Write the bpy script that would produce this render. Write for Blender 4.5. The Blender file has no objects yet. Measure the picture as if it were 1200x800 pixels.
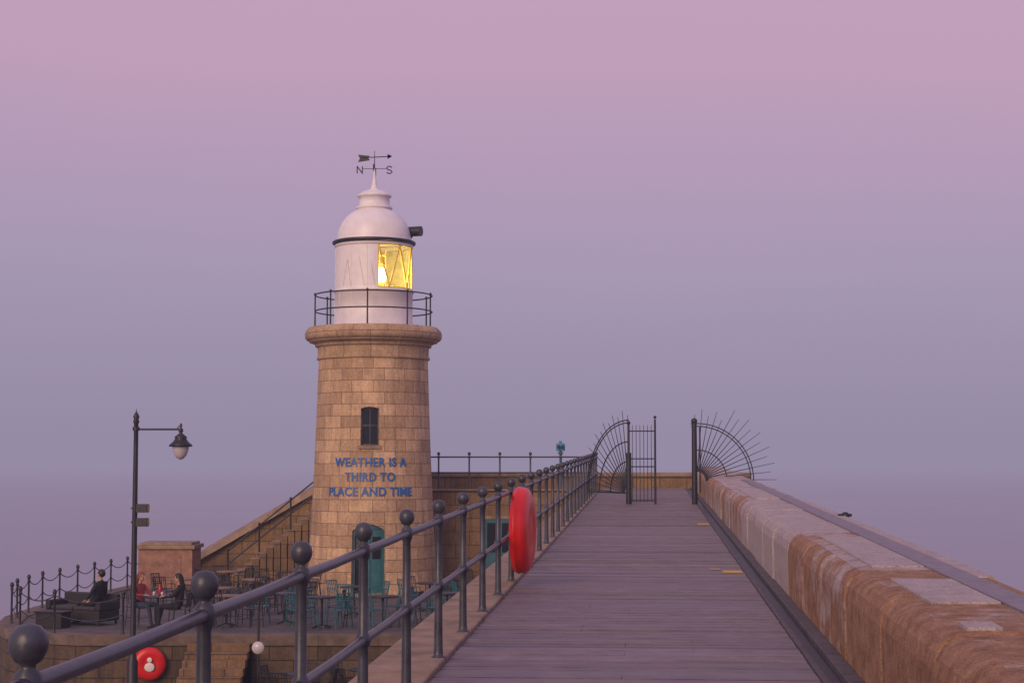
import bpy, math, random
from mathutils import Vector, Matrix
random.seed(7)
scene=bpy.context.scene
R=math.radians
def lin(c):
    c=c/255.0
    return c/12.92 if c<=0.04045 else ((c+0.055)/1.055)**2.4
def S(r,g,b): return (lin(r),lin(g),lin(b),1.0)

# ---------------------------------------------------------------- materials
def newmat(name):
    m=bpy.data.materials.new(name); m.use_nodes=True
    nt=m.node_tree; nt.nodes.clear()
    out=nt.nodes.new('ShaderNodeOutputMaterial'); bs=nt.nodes.new('ShaderNodeBsdfPrincipled')
    nt.links.new(bs.outputs[0],out.inputs[0])
    return m,nt,bs
def noise(nt,vec,scale,detail=5,rough=.6):
    n=nt.nodes.new('ShaderNodeTexNoise'); n.inputs['Scale'].default_value=scale
    n.inputs['Detail'].default_value=detail; n.inputs['Roughness'].default_value=rough
    nt.links.new(vec,n.inputs['Vector']); return n.outputs['Fac']
def ramp(nt,fac,stops):
    r=nt.nodes.new('ShaderNodeValToRGB'); e=r.color_ramp.elements
    while len(e)<len(stops): e.new(.5)
    for i,(p,c) in enumerate(stops): e[i].position=p; e[i].color=c if len(c)==4 else (*c,1)
    nt.links.new(fac,r.inputs[0]); return r.outputs[0]
def mix(nt,fac,a,b,mode='MIX'):
    m=nt.nodes.new('ShaderNodeMix'); m.data_type='RGBA'; m.blend_type=mode
    for s,v in ((m.inputs[0],fac),(m.inputs[6],a),(m.inputs[7],b)):
        if isinstance(v,(int,float)): s.default_value=v
        elif isinstance(v,tuple): s.default_value=v if len(v)==4 else (*v,1)
        else: nt.links.new(v,s)
    return m.outputs[2]
def math_(nt,op,a,b):
    m=nt.nodes.new('ShaderNodeMath'); m.operation=op
    for s,v in ((m.inputs[0],a),(m.inputs[1],b)):
        if isinstance(v,(int,float)): s.default_value=v
        else: nt.links.new(v,s)
    return m.outputs[0]
def bump(nt,bs,h,strength=.3,dist=.02):
    b=nt.nodes.new('ShaderNodeBump'); b.inputs['Strength'].default_value=strength; b.inputs['Distance'].default_value=dist
    nt.links.new(h,b.inputs['Height']); nt.links.new(b.outputs[0],bs.inputs['Normal'])
def tc(nt,o='Object'):
    return nt.nodes.new('ShaderNodeTexCoord').outputs[o]
def basic(name,c,rough=.6,metal=0.,var=.2,scale=6,bs_=0.15,bscale=60,tint=False,c2=None,streak=None):
    m,nt,bs=newmat(name); v=tc(nt)
    f=noise(nt,v,scale)
    d=tuple(x*(1-var) for x in c[:3]); l=tuple(min(1,x*(1+var)) for x in c[:3])
    if c2: l=c2[:3]
    col=ramp(nt,f,[(.3,d),(.7,l)])
    if streak:
        mp=nt.nodes.new('ShaderNodeMapping'); mp.inputs['Scale'].default_value=(6,6,.8); nt.links.new(v,mp.inputs['Vector'])
        s_=ramp(nt,noise(nt,mp.outputs[0],1.3,5,.7),[(.60,(0,0,0)),(.74,(.5,.5,.5))]); col=mix(nt,s_,col,streak)
    nt.links.new(col,bs.inputs['Base Color'])
    bs.inputs['Roughness'].default_value=rough; bs.inputs['Metallic'].default_value=metal
    if bs_>0: bump(nt,bs,noise(nt,v,bscale,3),bs_,.01)
    return m
def blocks(name,c1,c2,mort,bw,bh,ms=.012,stain=(0.12,0.08,0.05),stamt=.5,off=.5,streak=0):
    m,nt,bs=newmat(name); uv=tc(nt,'UV'); ob=tc(nt)
    bt=nt.nodes.new('ShaderNodeTexBrick'); nt.links.new(uv,bt.inputs['Vector'])
    bt.inputs['Color1'].default_value=c1; bt.inputs['Color2'].default_value=c2; bt.inputs['Mortar'].default_value=mort
    bt.inputs['Scale'].default_value=1; bt.inputs['Mortar Size'].default_value=ms; bt.inputs['Mortar Smooth'].default_value=.3
    bt.inputs['Brick Width'].default_value=bw; bt.inputs['Row Height'].default_value=bh; bt.offset=off
    bt.inputs['Bias'].default_value=-.05
    n1=noise(nt,ob,1.3,6,.65); n2=noise(nt,ob,14,6,.7)
    f=ramp(nt,n1,[(.45,(0,0,0)),(.72,(1,1,1))])
    f2=math_(nt,'MULTIPLY',f,stamt)
    c=mix(nt,f2,bt.outputs['Color'],stain)
    g=ramp(nt,n2,[(.3,(.70,.70,.70)),(.7,(1.22,1.20,1.16))])
    c=mix(nt,1.0,c,g,'MULTIPLY')
    if streak:
        mp=nt.nodes.new('ShaderNodeMapping'); mp.inputs['Scale'].default_value=(5,5,.45); nt.links.new(ob,mp.inputs['Vector'])
        s_=ramp(nt,noise(nt,mp.outputs[0],1.2,5,.7),[(.35,(1-streak,)*3),(.6,(1,1,1))]); c=mix(nt,1.0,c,s_,'MULTIPLY')
    a=nt.nodes.new('ShaderNodeAttribute'); a.attribute_name='tint'
    c=mix(nt,1.0,c,a.outputs['Color'],'MULTIPLY')
    nt.links.new(c,bs.inputs['Base Color']); bs.inputs['Roughness'].default_value=.85
    h=math_(nt,'SUBTRACT',math_(nt,'MULTIPLY',noise(nt,ob,22,5,.7),.6),bt.outputs['Fac'])
    bump(nt,bs,h,.6,.02)
    return m

M={}
M['iron']=basic('painted_iron',(.045,.05,.065),.36,0,.35,9,.12,60)
M['black']=basic('black_iron',(.018,.019,.024),.45,0,.3,9,.15,70)
M['white']=basic('white_paint',(.80,.76,.75),.4,0,.07,3,.05,30,streak=(.55,.42,.33))
M['tower']=blocks('tower_sandstone',(.72,.50,.30,1),(.44,.29,.17,1),(.22,.145,.09,1),.72,.355,.010,(.28,.175,.11),.5,.5,.28)
M['cornice']=blocks('cornice_stone',(.60,.42,.26,1),(.47,.32,.195,1),(.16,.11,.07,1),.95,4.0,.010,(.24,.15,.10),.6,.5,.25)
M['coping']=basic('coping_stone',(.27,.19,.125),.85,0,.35,3,.5,25)
M['edge']=basic('edge_stone',(.14,.10,.075),.85,0,.4,3,.5,25)
M['blockwall']=blocks('harbour_stone',(.33,.205,.10,1),(.24,.145,.07,1),(.09,.06,.04,1),.9,.42,.012,(.10,.065,.04),.6,.5,.3)
M['quay']=blocks('quay_stone',(.15,.10,.06,1),(.10,.065,.04,1),(.04,.03,.02,1),1.1,.4,.014,(.04,.035,.025),.7,.5,.4)
M['paving']=blocks('plaza_paving',(.14,.115,.105,1),(.09,.076,.072,1),(.05,.045,.04,1),.9,.6,.01,(.07,.06,.055),.6)
M['redstone']=basic('red_sandstone',(.30,.16,.11),.9,0,.35,4,.5,30)
M['teal']=basic('teal_paint',(.018,.125,.155),.45,0,.2,5)
M['darkglass']=basic('dark_glass',(.012,.014,.02),.08,0,.1,2,0)
M['blue']=basic('blue_letter_paint',(.02,.13,.40),.45,0,.12,5)
M['rust']=basic('rusty_bar',(.52,.38,.28),.8,0,.3,12)
M['ringred']=basic('red_plastic',(.68,.014,.012),.32,0,.15,5,.03,20)
M['ringwhite']=basic('white_plastic',(.70,.67,.64),.4,0,.05,5,.02)
M['yellow']=basic('yellow_road_paint',(.62,.38,.05),.7,0,.3,20)
M['wood']=basic('table_wood',(.20,.12,.07),.6,0,.3,12)
M['rattan']=basic('dark_rattan',(.02,.018,.018),.6,0,.3,50,.5,120)
M['cushion']=basic('grey_cushion',(.05,.045,.05),.9,0,.2,9)
M['skin']=basic('skin',(.50,.27,.19),.5,0,.06,8,0)
M['hairdark']=basic('dark_hair',(.015,.01,.008),.5,0,.3,60,.3,150)
M['hairred']=basic('auburn_hair',(.22,.05,.02),.5,0,.3,60,.3,150)
M['clothblack']=basic('black_cloth',(.012,.012,.016),.85,0,.3,20,.2,90)
M['clothred']=basic('red_cloth',(.24,.03,.035),.85,0,.3,20,.2,90)
M['clothblue']=basic('denim',(.03,.04,.075),.85,0,.3,20,.2,90)
M['lead']=basic('lead_strip',(.20,.17,.195),.55,0,.2,8,.2,40)
M['gutter']=basic('drain_stone',(.085,.072,.08),.7,0,.35,5,.4,40)
M['scope']=basic('blue_enamel',(.05,.24,.42),.35,0,.1,5,0)
M['bowl']=basic('opal_glass',(.55,.52,.55),.15,0,.05,5,0)

def deckmat():
    m,nt,bs=newmat('weathered_planks'); ob=tc(nt)
    a=nt.nodes.new('ShaderNodeAttribute'); a.attribute_name='tint'
    mp=nt.nodes.new('ShaderNodeMapping'); mp.inputs['Scale'].default_value=(.8,26,1)
    mp.inputs['Rotation'].default_value=(0,0,R(4.56)); nt.links.new(ob,mp.inputs['Vector'])
    g=noise(nt,mp.outputs[0],1.6,6,.7)
    big=noise(nt,ob,.8,5,.6); foot=noise(nt,ob,3.5,6,.7)
    col=ramp(nt,g,[(.25,(.115,.09,.096)),(.55,(.205,.165,.174)),(.8,(.30,.245,.255))])
    col=mix(nt,1.0,col,ramp(nt,big,[(.3,(.74,.72,.74)),(.7,(1.12,1.1,1.1))]),'MULTIPLY')
    col=mix(nt,1.0,col,ramp(nt,foot,[(.35,(.80,.78,.78)),(.6,(1.06,1.06,1.05))]),'MULTIPLY')
    col=mix(nt,1.0,col,a.outputs['Color'],'MULTIPLY')
    nt.links.new(col,bs.inputs['Base Color'])
    rr=ramp(nt,big,[(.3,(.40,.40,.40)),(.7,(.66,.66,.66))]); nt.links.new(rr,bs.inputs['Roughness'])
    bump(nt,bs,g,.45,.01); return m
M['deck']=deckmat()
def granite():
    m,nt,bs=newmat('parapet_granite'); ob=tc(nt)
    a=nt.nodes.new('ShaderNodeAttribute'); a.attribute_name='tint'
    sp=noise(nt,ob,60,4,.8); md=noise(nt,ob,6,6,.72); bg=noise(nt,ob,1.3,5,.6)
    brown=ramp(nt,md,[(.25,(.13,.065,.033)),(.45,(.30,.155,.075)),(.60,(.40,.225,.12)),(.8,(.48,.34,.23))])
    pale=ramp(nt,md,[(.3,(.36,.305,.285)),(.7,(.55,.475,.45))])
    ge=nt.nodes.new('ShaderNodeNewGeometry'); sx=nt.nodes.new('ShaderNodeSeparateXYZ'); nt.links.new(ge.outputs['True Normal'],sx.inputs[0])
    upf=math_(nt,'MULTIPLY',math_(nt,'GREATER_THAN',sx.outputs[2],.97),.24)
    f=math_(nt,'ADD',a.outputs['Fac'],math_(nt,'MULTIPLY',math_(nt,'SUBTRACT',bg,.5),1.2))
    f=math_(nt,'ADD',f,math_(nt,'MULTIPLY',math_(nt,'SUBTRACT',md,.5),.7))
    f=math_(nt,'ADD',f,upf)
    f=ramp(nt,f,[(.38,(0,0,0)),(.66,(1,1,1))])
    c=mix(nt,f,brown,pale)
    c=mix(nt,1.0,c,ramp(nt,sp,[(.32,(.45,.45,.45)),(.5,(1,1,1)),(.7,(1.4,1.35,1.3))]),'MULTIPLY')
    nt.links.new(c,bs.inputs['Base Color']); bs.inputs['Roughness'].default_value=.8
    h=math_(nt,'ADD',sp,math_(nt,'MULTIPLY',md,2)); bump(nt,bs,h,.7,.02); return m
M['granite']=granite()
def sea():
    m,nt,bs=newmat('sea_water'); ob=tc(nt)
    n=noise(nt,ob,.012,4,.6)
    nt.links.new(ramp(nt,n,[(.3,(.22,.195,.25)),(.7,(.26,.23,.29))]),bs.inputs['Base Color'])
    bs.inputs['Roughness'].default_value=.26; bs.inputs['IOR'].default_value=1.33
    mp=nt.nodes.new('ShaderNodeMapping'); mp.inputs['Scale'].default_value=(.35,1,1); nt.links.new(ob,mp.inputs['Vector'])
    bump(nt,bs,noise(nt,mp.outputs[0],.25,5,.6),.12,.4); return m
M['sea']=sea()
def emis(name,c,s):
    m=bpy.data.materials.new(name); m.use_nodes=True; nt=m.node_tree; nt.nodes.clear()
    o=nt.nodes.new('ShaderNodeOutputMaterial'); e=nt.nodes.new('ShaderNodeEmission'); e.inputs[0].default_value=c; e.inputs[1].default_value=s
    nt.links.new(e.outputs[0],o.inputs[0]); return m
M['bulb']=emis('lamp_filament',(1,.78,.34,1),18)
def glass():
    m=bpy.data.materials.new('lantern_glazing'); m.use_nodes=True; nt=m.node_tree; nt.nodes.clear()
    o=nt.nodes.new('ShaderNodeOutputMaterial'); t=nt.nodes.new('ShaderNodeBsdfTransparent'); g=nt.nodes.new('ShaderNodeBsdfGlossy')
    g.inputs['Roughness'].default_value=.05; t.inputs[0].default_value=(.95,.93,.80,1)
    x=nt.nodes.new('ShaderNodeMixShader'); x.inputs[0].default_value=.12
    nt.links.new(t.outputs[0],x.inputs[1]); nt.links.new(g.outputs[0],x.inputs[2]); nt.links.new(x.outputs[0],o.inputs[0]); return m
M['glass']=glass()
M['brass']=basic('amber_lens',(.80,.58,.08),.3,0,.3,8,.1,30)
M['inner']=basic('lantern_lining',(.48,.45,.28),.6,0,.3,4,.1,30)
def mist():
    m=bpy.data.materials.new('sea_mist'); m.use_nodes=True; nt=m.node_tree; nt.nodes.clear()
    o=nt.nodes.new('ShaderNodeOutputMaterial'); a=nt.nodes.new('ShaderNodeVolumeAbsorption'); e=nt.nodes.new('ShaderNodeEmission'); ad=nt.nodes.new('ShaderNodeAddShader')
    s=1/1150.
    a.inputs['Color'].default_value=(0,0,0,1); a.inputs['Density'].default_value=s
    e.inputs[0].default_value=S(149,139,165); e.inputs[1].default_value=s  # mist glows by itself: emission stands in for scattered sky light
    nt.links.new(a.outputs[0],ad.inputs[0]); nt.links.new(e.outputs[0],ad.inputs[1]); nt.links.new(ad.outputs[0],o.inputs['Volume']); return m
M['mist']=mist()

# ---------------------------------------------------------------- builder
class B:
    def __init__(s): s.v=[];s.f=[];s.m=[];s.t=[];s.uv={};s.sm=[];s.mats=[]
    def mi(s,k):
        if k not in s.mats: s.mats.append(k)
        return s.mats.index(k)
    def add(s,vs,fs,mat,tint=1.,smooth=False,uvs=None):
        o=len(s.v); s.v+= [tuple(v) for v in vs]; s.t+=[tint]*len(vs); k=s.mi(mat)
        for i,f in enumerate(fs):
            s.f.append(tuple(a+o for a in f)); s.m.append(k); s.sm.append(smooth)
            if uvs: s.uv[len(s.f)-1]=uvs[i]
    def hexa(s,p,mat,tint=1.):
        s.add(p,[(3,2,1,0),(4,5,6,7),(0,1,5,4),(1,2,6,5),(2,3,7,6),(3,0,4,7)],mat,tint)
    def box(s,x0,x1,y0,y1,z0,z1,mat,tint=1.,M_=None):
        p=[(x0,y0,z0),(x1,y0,z0),(x1,y1,z0),(x0,y1,z0),(x0,y0,z1),(x1,y0,z1),(x1,y1,z1),(x0,y1,z1)]
        if M_: p=[M_@Vector(q) for q in p]
        s.hexa(p,mat,tint)
    def tube(s,p0,p1,r0,r1=None,mat='iron',n=10,smooth=True):
        r1=r0 if r1 is None else r1
        p0=Vector(p0);p1=Vector(p1);d=(p1-p0)
        if d.length<1e-6: return
        d.normalize(); a=d.orthogonal().normalized(); b=d.cross(a)
        vs=[]
        for p,r in((p0,r0),(p1,r1)):
            for i in range(n):
                t=2*math.pi*i/n; vs.append(p+a*(r*math.cos(t))+b*(r*math.sin(t)))
        s.add(vs,[(i,(i+1)%n,n+(i+1)%n,n+i) for i in range(n)],mat,1,smooth)
        s.add(vs[:n],[tuple(range(n-1,-1,-1))],mat); s.add(vs[n:],[tuple(range(n))],mat)
    def poly(s,pts,r,mat='iron',n=8,r1=None):
        k=len(pts)-1
        for i in range(k):
            ra=r if r1 is None else r+(r1-r)*i/k; rb=r if r1 is None else r+(r1-r)*(i+1)/k
            s.tube(pts[i],pts[i+1],ra,rb,mat,n)
            if i: s.sphere(pts[i],ra,mat,6,4)
    def sphere(s,c,r,mat,n=12,m=8,M_=None):
        if not isinstance(r,(tuple,list)): r=(r,r,r)
        vs=[];fs=[]
        for j in range(m+1):
            ph=math.pi*j/m
            for i in range(n):
                t=2*math.pi*i/n
                q=Vector((r[0]*math.sin(ph)*math.cos(t),r[1]*math.sin(ph)*math.sin(t),r[2]*math.cos(ph)))
                if M_: q=M_.to_3x3()@q
                vs.append(Vector(c)+q)
        for j in range(m):
            for i in range(n):
                fs.append((j*n+i,(j+1)*n+i,(j+1)*n+(i+1)%n,j*n+(i+1)%n))
        s.add(vs,fs,mat,1,True)
    def lathe(s,prof,c,mat,n=32,smooth=True,axis=None,closed=True,uvr=None):
        c=Vector(c); ax=Vector(axis).normalized() if axis else Vector((0,0,1))
        if axis: a=ax.orthogonal().normalized()
        else: a=Vector((1,0,0))
        b=ax.cross(a); vs=[];fs=[];uvs=[]
        for (r,h) in prof:
            for i in range(n):
                t=2*math.pi*i/n; vs.append(c+ax*h+a*(r*math.cos(t))+b*(r*math.sin(t)))
        for j in range(len(prof)-1):
            for i in range(n):
                fs.append((j*n+i,j*n+(i+1)%n,(j+1)*n+(i+1)%n,(j+1)*n+i))
                R_=uvr or 1; u0=2*math.pi*i/n*R_;u1=2*math.pi*(i+1)/n*R_
                uvs.append([(u0,prof[j][1]),(u1,prof[j][1]),(u1,prof[j+1][1]),(u0,prof[j+1][1])])
        s.add(vs,fs,mat,1,smooth,uvs)
        if closed:
            s.add(vs[:n],[tuple(range(n-1,-1,-1))],mat); s.add(vs[-n:],[tuple(range(n))],mat)
    def prism(s,pts,z0,z1,mat,topmat=None):
        n=len(pts); vs=[(x,y,z0) for x,y in pts]+[(x,y,z1) for x,y in pts]
        s.add(vs,[(i,(i+1)%n,n+(i+1)%n,n+i) for i in range(n)],mat)
        s.add(vs[n:],[tuple(range(n))],topmat or mat)
    def done(s,name,parent=None,bevel=0,loc=None,rot=0):
        me=bpy.data.meshes.new(name); me.from_pydata(s.v,[],s.f)
        for k in s.mats: me.materials.append(M[k])
        me.polygons.foreach_set('material_index',s.m); me.polygons.foreach_set('use_smooth',s.sm)
        at=me.attributes.new('tint','FLOAT','POINT'); at.data.foreach_set('value',s.t)
        uvl=me.uv_layers.new(name='UVMap')
        for p in me.polygons:
            if p.index in s.uv:
                for li,u in zip(p.loop_indices,s.uv[p.index]): uvl.data[li].uv=u
            else:
                nx,ny,nz=(abs(q) for q in p.normal)
                for li in p.loop_indices:
                    c=me.vertices[me.loops[li].vertex_index].co
                    uvl.data[li].uv=(c.x,c.y) if nz>=nx and nz>=ny else ((c.y,c.z) if nx>ny else (c.x,c.z))
        me.update()
        ob=bpy.data.objects.new(name,me); scene.collection.objects.link(ob)
        if parent: ob.parent=parent
        if bevel:
            b=ob.modifiers.new('bevel','BEVEL'); b.width=bevel; b.segments=2; b.limit_method='ANGLE'
        if loc: ob.location=loc
        ob.rotation_euler[2]=rot
        return ob
def empty(name,loc=(0,0,0)):
    e=bpy.data.objects.new(name,None); scene.collection.objects.link(e); e.location=loc; e.empty_display_size=.3; return e
def inst(name,src,loc,rot=0):
    o=bpy.data.objects.new(name,src.data); scene.collection.objects.link(o); o.location=loc; o.rotation_euler[2]=rot
    return o

# ---------------------------------------------------------------- frames (camera eye at z=0)
TH=R(4.56); U=Vector((math.sin(TH),math.cos(TH),0)); V=Vector((math.cos(TH),-math.sin(TH),0)); G=.017
def P(u,v,h): 
    p=U*u+V*v; p.z=-1.72+G*u+h; return p
def pbox(b,u0,u1,v0,v1,h0,h1,mat,tint=1.):
    b.hexa([P(u0,v0,h0),P(u0,v1,h0),P(u1,v1,h0),P(u1,v0,h0),P(u0,v0,h1),P(u0,v1,h1),P(u1,v1,h1),P(u1,v0,h1)],mat,tint)
SEA=-9.5; PZ=-3.85; LZ=-5.2; FZ=-.79

b=B(); n=96; vs=[(0,0,SEA)]; rings=[60,200,800,4000,30000]; fs=[]
for r in rings: vs+=[(r*math.cos(2*math.pi*i/n),r*math.sin(2*math.pi*i/n),SEA) for i in range(n)]
fs+=[(0,1+i,1+(i+1)%n) for i in range(n)]
for k in range(len(rings)-1):
    fs+=[(1+k*n+i,1+(k+1)*n+i,1+(k+1)*n+(i+1)%n,1+k*n+(i+1)%n) for i in range(n)]
b.add(vs,fs,'sea'); b.done('sea')
b=B(); b.box(-9000,9000,-9000,9000,SEA-3,55,'mist'); b.done('sea_mist')

# main pier body
b=B()
def low(u,v): 
    p=P(u,v,0); p.z=SEA-1; return p
u0,u1=-8,57.2
b.hexa([low(u0,-2.03),low(u0,2.6),low(u1,2.6),low(u1,-2.03),P(u0,-2.03,-.12),P(u0,2.5,-.12),P(u1,2.5,-.12),P(u1,-2.03,-.12)],'blockwall')
b.done('harbour_pier')
b=B(); u=-8
while u<54.4:
    L=random.uniform(1.3,1.9); e=min(u+L,54.5)
    pbox(b,u+.008,e-.008,-2.08,-1.553,-.12,.035+random.uniform(-.004,.004),'coping'); u=e
b.done('pier_coping',bevel=.015)
b=B(); u=-8.0
while u<57.1:
    w=.145; tn=random.choice([1,1,1.07,.92,.84,1.12])*random.uniform(.94,1.06)
    if random.random()<.08: tn*=.72
    dz=random.uniform(-.005,.005)
    sp=[-1.55,random.choice([-.2,.35,-.6]),1.2] if random.random()<.5 else [-1.55,1.2]
    for a,c in zip(sp[:-1],sp[1:]):
        pbox(b,u,u+w-.014,a+.002,c-.002,-.06,0+dz,'deck',tn*random.uniform(.93,1.07))
    u+=w
b.done('boardwalk')
b=B(); pbox(b,-8,57,-1.55,1.2,-.1,-.068,'black'); b.done('deck_bearers')
b=B()
pbox(b,-8,57,1.205,1.255,-.1,.02,'gutter'); pbox(b,-8,57,1.255,1.36,-.1,-.02,'black')
u=-8
while u<57:
    pbox(b,u+.005,min(u+1.2,57)-.005,1.36,1.475,-.1,.035,'gutter'); u+=1.2
b.done('drain_channel',bevel=.008)
b=B()
for (ua,ub,va,vb) in ((21.75,22.1,.93,1.17),(22.3,22.38,.78,.92),(33.5,33.9,.95,1.17)):
    pbox(b,ua,ub,va,vb,.007,.011,'yellow')
b.done('yellow_marking')

# parapet wall (right)
b=B(); 
prof=[(1.47,-.05),(1.465,.50),(1.485,.59),(1.53,.655),(1.60,.69),(1.72,.70),(2.40,.705),(2.47,.68),(2.50,.62),(2.52,-.3)]
u=-6.0
while u<56.9:
    L=random.uniform(1.5,2.1); e=min(u+L,57.1)
    mid=(u+e)/2
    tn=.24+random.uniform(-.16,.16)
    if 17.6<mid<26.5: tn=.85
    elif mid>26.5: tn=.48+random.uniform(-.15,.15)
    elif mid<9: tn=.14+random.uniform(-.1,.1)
    g=.014; j=random.uniform(-.014,.014)
    secs=[(u+g,-.026),(u+g+.04,0),(e-g-.04,0),(e-g,-.026)]
    vs=[];k=len(prof)
    for (uu,s_) in secs:
        for (v,h) in prof:
            vv=v+j-(s_ if v<2 else -s_)
            vs.append(P(uu,vv,h+s_+j*.5))
    fs=[]
    for q in range(3):
        for i in range(k-1): fs.append((q*k+i,q*k+i+1,(q+1)*k+i+1,(q+1)*k+i))
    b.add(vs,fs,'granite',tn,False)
    b.add([vs[i] for i in range(k)],[tuple(range(k))],'granite',tn); b.add([vs[3*k+i] for i in range(k)],[tuple(range(k-1,-1,-1))],'granite',tn)
    u=e
pbox(b,-6,57,1.56,2.42,-.3,.62,'gutter')
u=-6
while u<40:
    pbox(b,u+.003,min(u+2.4,40)-.003,2.13,2.33,.66,.722,'lead'); u+=2.4
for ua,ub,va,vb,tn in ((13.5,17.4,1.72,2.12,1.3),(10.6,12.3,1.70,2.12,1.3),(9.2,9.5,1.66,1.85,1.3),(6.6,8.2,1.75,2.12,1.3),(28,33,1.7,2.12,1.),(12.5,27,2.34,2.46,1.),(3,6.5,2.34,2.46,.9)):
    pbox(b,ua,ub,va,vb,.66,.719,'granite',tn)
b.done('parapet_wall',bevel=.004)
b=B()
c=P(21.8,2.46,.7)
b.lathe([(.05,0),(.05,.03),(.035,.06),(.0,.07)],c,'black',12); b.tube(c+Vector((-.09,0,.02)),c+Vector((.08,0,.03)),.025,.018,'black')
b.done('wall_fitting')  # small dark fitting on the wall's outer edge, kind unidentified

# railings
POST=[(.062,0),(.062,.02),(.040,.035),(.036,.06),(.033,.10),(.030,.45),(.030,.52),(.040,.535),(.046,.56),(.040,.585),(.029,.60),(.026,1.0),(.036,1.03),(.041,1.06),(.036,1.09),(.022,1.105),(.020,1.115),(.036,1.125),(.049,1.15),(.052,1.17),(.047,1.195),(.03,1.215),(.0,1.222)]
b=B(); us=[4.4+1.74*k for k in range(-4,29)]
us=[u-.03 if i==4 else u for i,u in enumerate(us)]
VR=-1.610
for u in us:
    b.lathe(POST,P(u,VR,0.015),'iron',20)
for i in range(len(us)-1):
    for h in(1.075,.575):
        a=P(us[i],VR,h);c=P(us[i+1],VR,h); m_=(a+c)/2; m_.z-=.004
        b.tube(a,m_,.026,.025,'iron',12); b.tube(m_,c,.025,.026,'iron',12)
b.done('pier_railing')
b=B(); xs=[-2.35+.98*k for k in range(5)]
for x in xs: b.lathe(POST,(x,54.8,FZ),'iron',12)
for h in (1.06,.56): b.tube((xs[0]-1.2,54.8,FZ+h),(2.45,54.8,FZ+h),.025,None,'iron')
b.done('platform_railing')

def ringhouse(b,c,nrm,r,th,logo=False):
    nrm=Vector(nrm).normalized()
    pr=[(r*.90,-th*.5),(r*.97,-th*.46),(r*.985,-th*.3),(r,-th*.28),(r,-th*.2),(r*.985,-th*.18),(r*.985,th*.1),(r*.94,th*.28),(r*.8,th*.45),(r*.5,th*.5),(r*.42,th*.42),(r*.3,th*.42),(r*.05,th*.46),(0,th*.46)]
    b.lathe(pr,c,'ringred',40,True,nrm)
b=B(); c=P(19.75,-1.44,.64)
ringhouse(b,c,V*1.0-U*.08,.50,.20)
for k in (.575,1.075): b.tube(P(19.75,-1.60,k),P(19.75,-1.5,k),.02,None,'black')
b.box(-.02,.02,-.02,.02,-.48,-.44,'ringwhite',1,Matrix.Translation(c))
b.done('lifebuoy_housing')

# ---------------- gates
b=B(); GU=43.5
PG=P
b.tube(PG(GU,1.16,0),PG(GU,1.16,2.05),.075,.065,'black',12); b.sphere(PG(GU,1.16,2.1),.08,'black')
b.tube(PG(GU,1.30,.3),PG(GU,1.30,1.95),.02,None,'black')
hub=(1.22,.62)
for i in range(17):
    a=R(-6+i*6.1); r2=1.90+ (.10 if i%2 else -.04)-(.22 if i>11 else 0)
    p0=PG(GU,hub[0]+.22*math.cos(a),hub[1]+.22*math.sin(a)); p1=PG(GU,hub[0]+r2*math.cos(a),hub[1]+r2*math.sin(a))
    b.tube(p0,p1,.015,.006,'black',6)
for rr in (.22,.75,1.35,1.42):
    pts=[PG(GU,hub[0]+rr*math.cos(R(a)),hub[1]+rr*math.sin(R(a))) for a in range(-6,97,6)]
    b.poly(pts,.014,'black',6)
b.done('fan_railing')
b=B()
b.tube(PG(GU,-.5,0),PG(GU,-.5,2.02),.035,.03,'black'); b.tube(PG(GU,-.5,0),PG(GU,-.5,1.3),.075,.07,'black'); b.sphere(PG(GU,-.5,2.06),.05,'black')
b.tube(PG(GU,.17,0),PG(GU,.17,2.15),.03,.025,'black'); b.sphere(PG(GU,.17,2.2),.04,'black')
for i in range(1,7):
    v=-.5+.67*i/7; b.tube(PG(GU,v,.06),PG(GU,v,2.0),.010,.007,'black',6)
for h in (.1,.95,1.15,1.85): b.tube(PG(GU,-.5,h),PG(GU,.17,h),.016,None,'black',6)
hub2=.28
def PF(r,a): 
    x=r*math.cos(a); return PG(GU+x*.80,-.5-x*.60,hub2+r*math.sin(a))
for i in range(15):
    a=R(2+i*6.2); b.tube(PF(.2,a),PF(2.1 if i%2 else 1.98,a),.016,.007,'black',6)
for rr in (.2,.8,1.3,1.78,1.85): b.poly([PF(rr,R(a)) for a in range(0,91,6)],.016,'black',6)
b.tube(PF(0,0),PF(1.9,0),.02,None,'black',6)
b.done('iron_gate')

# coin telescope
b=B(); c=Vector((1.57,55.3,FZ))
b.lathe([(.16,0),(.16,.04),(.06,.08),(.045,.6),(.045,1.15),(.09,1.18),(.09,1.22)],c,'scope',16)
b.box(-.14,.14,-.16,.16,1.26,1.50,'scope',1,Matrix.Translation(c))
for sx in(-.07,.07):
    b.tube(c+Vector((sx,-.28,1.40)),c+Vector((sx,.28,1.40)),.055,.075,'scope'); b.tube(c+Vector((sx,-.36,1.40)),c+Vector((sx,-.28,1.40)),.04,.05,'black')
b.box(-.05,.05,-.1,.1,1.5,1.58,'scope',1,Matrix.Translation(c))
b.tube(c+Vector((0,0,1.2)),c+Vector((0,0,1.3)),.05,.05,'scope')
b.done('coin_telescope',bevel=.012)

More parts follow.
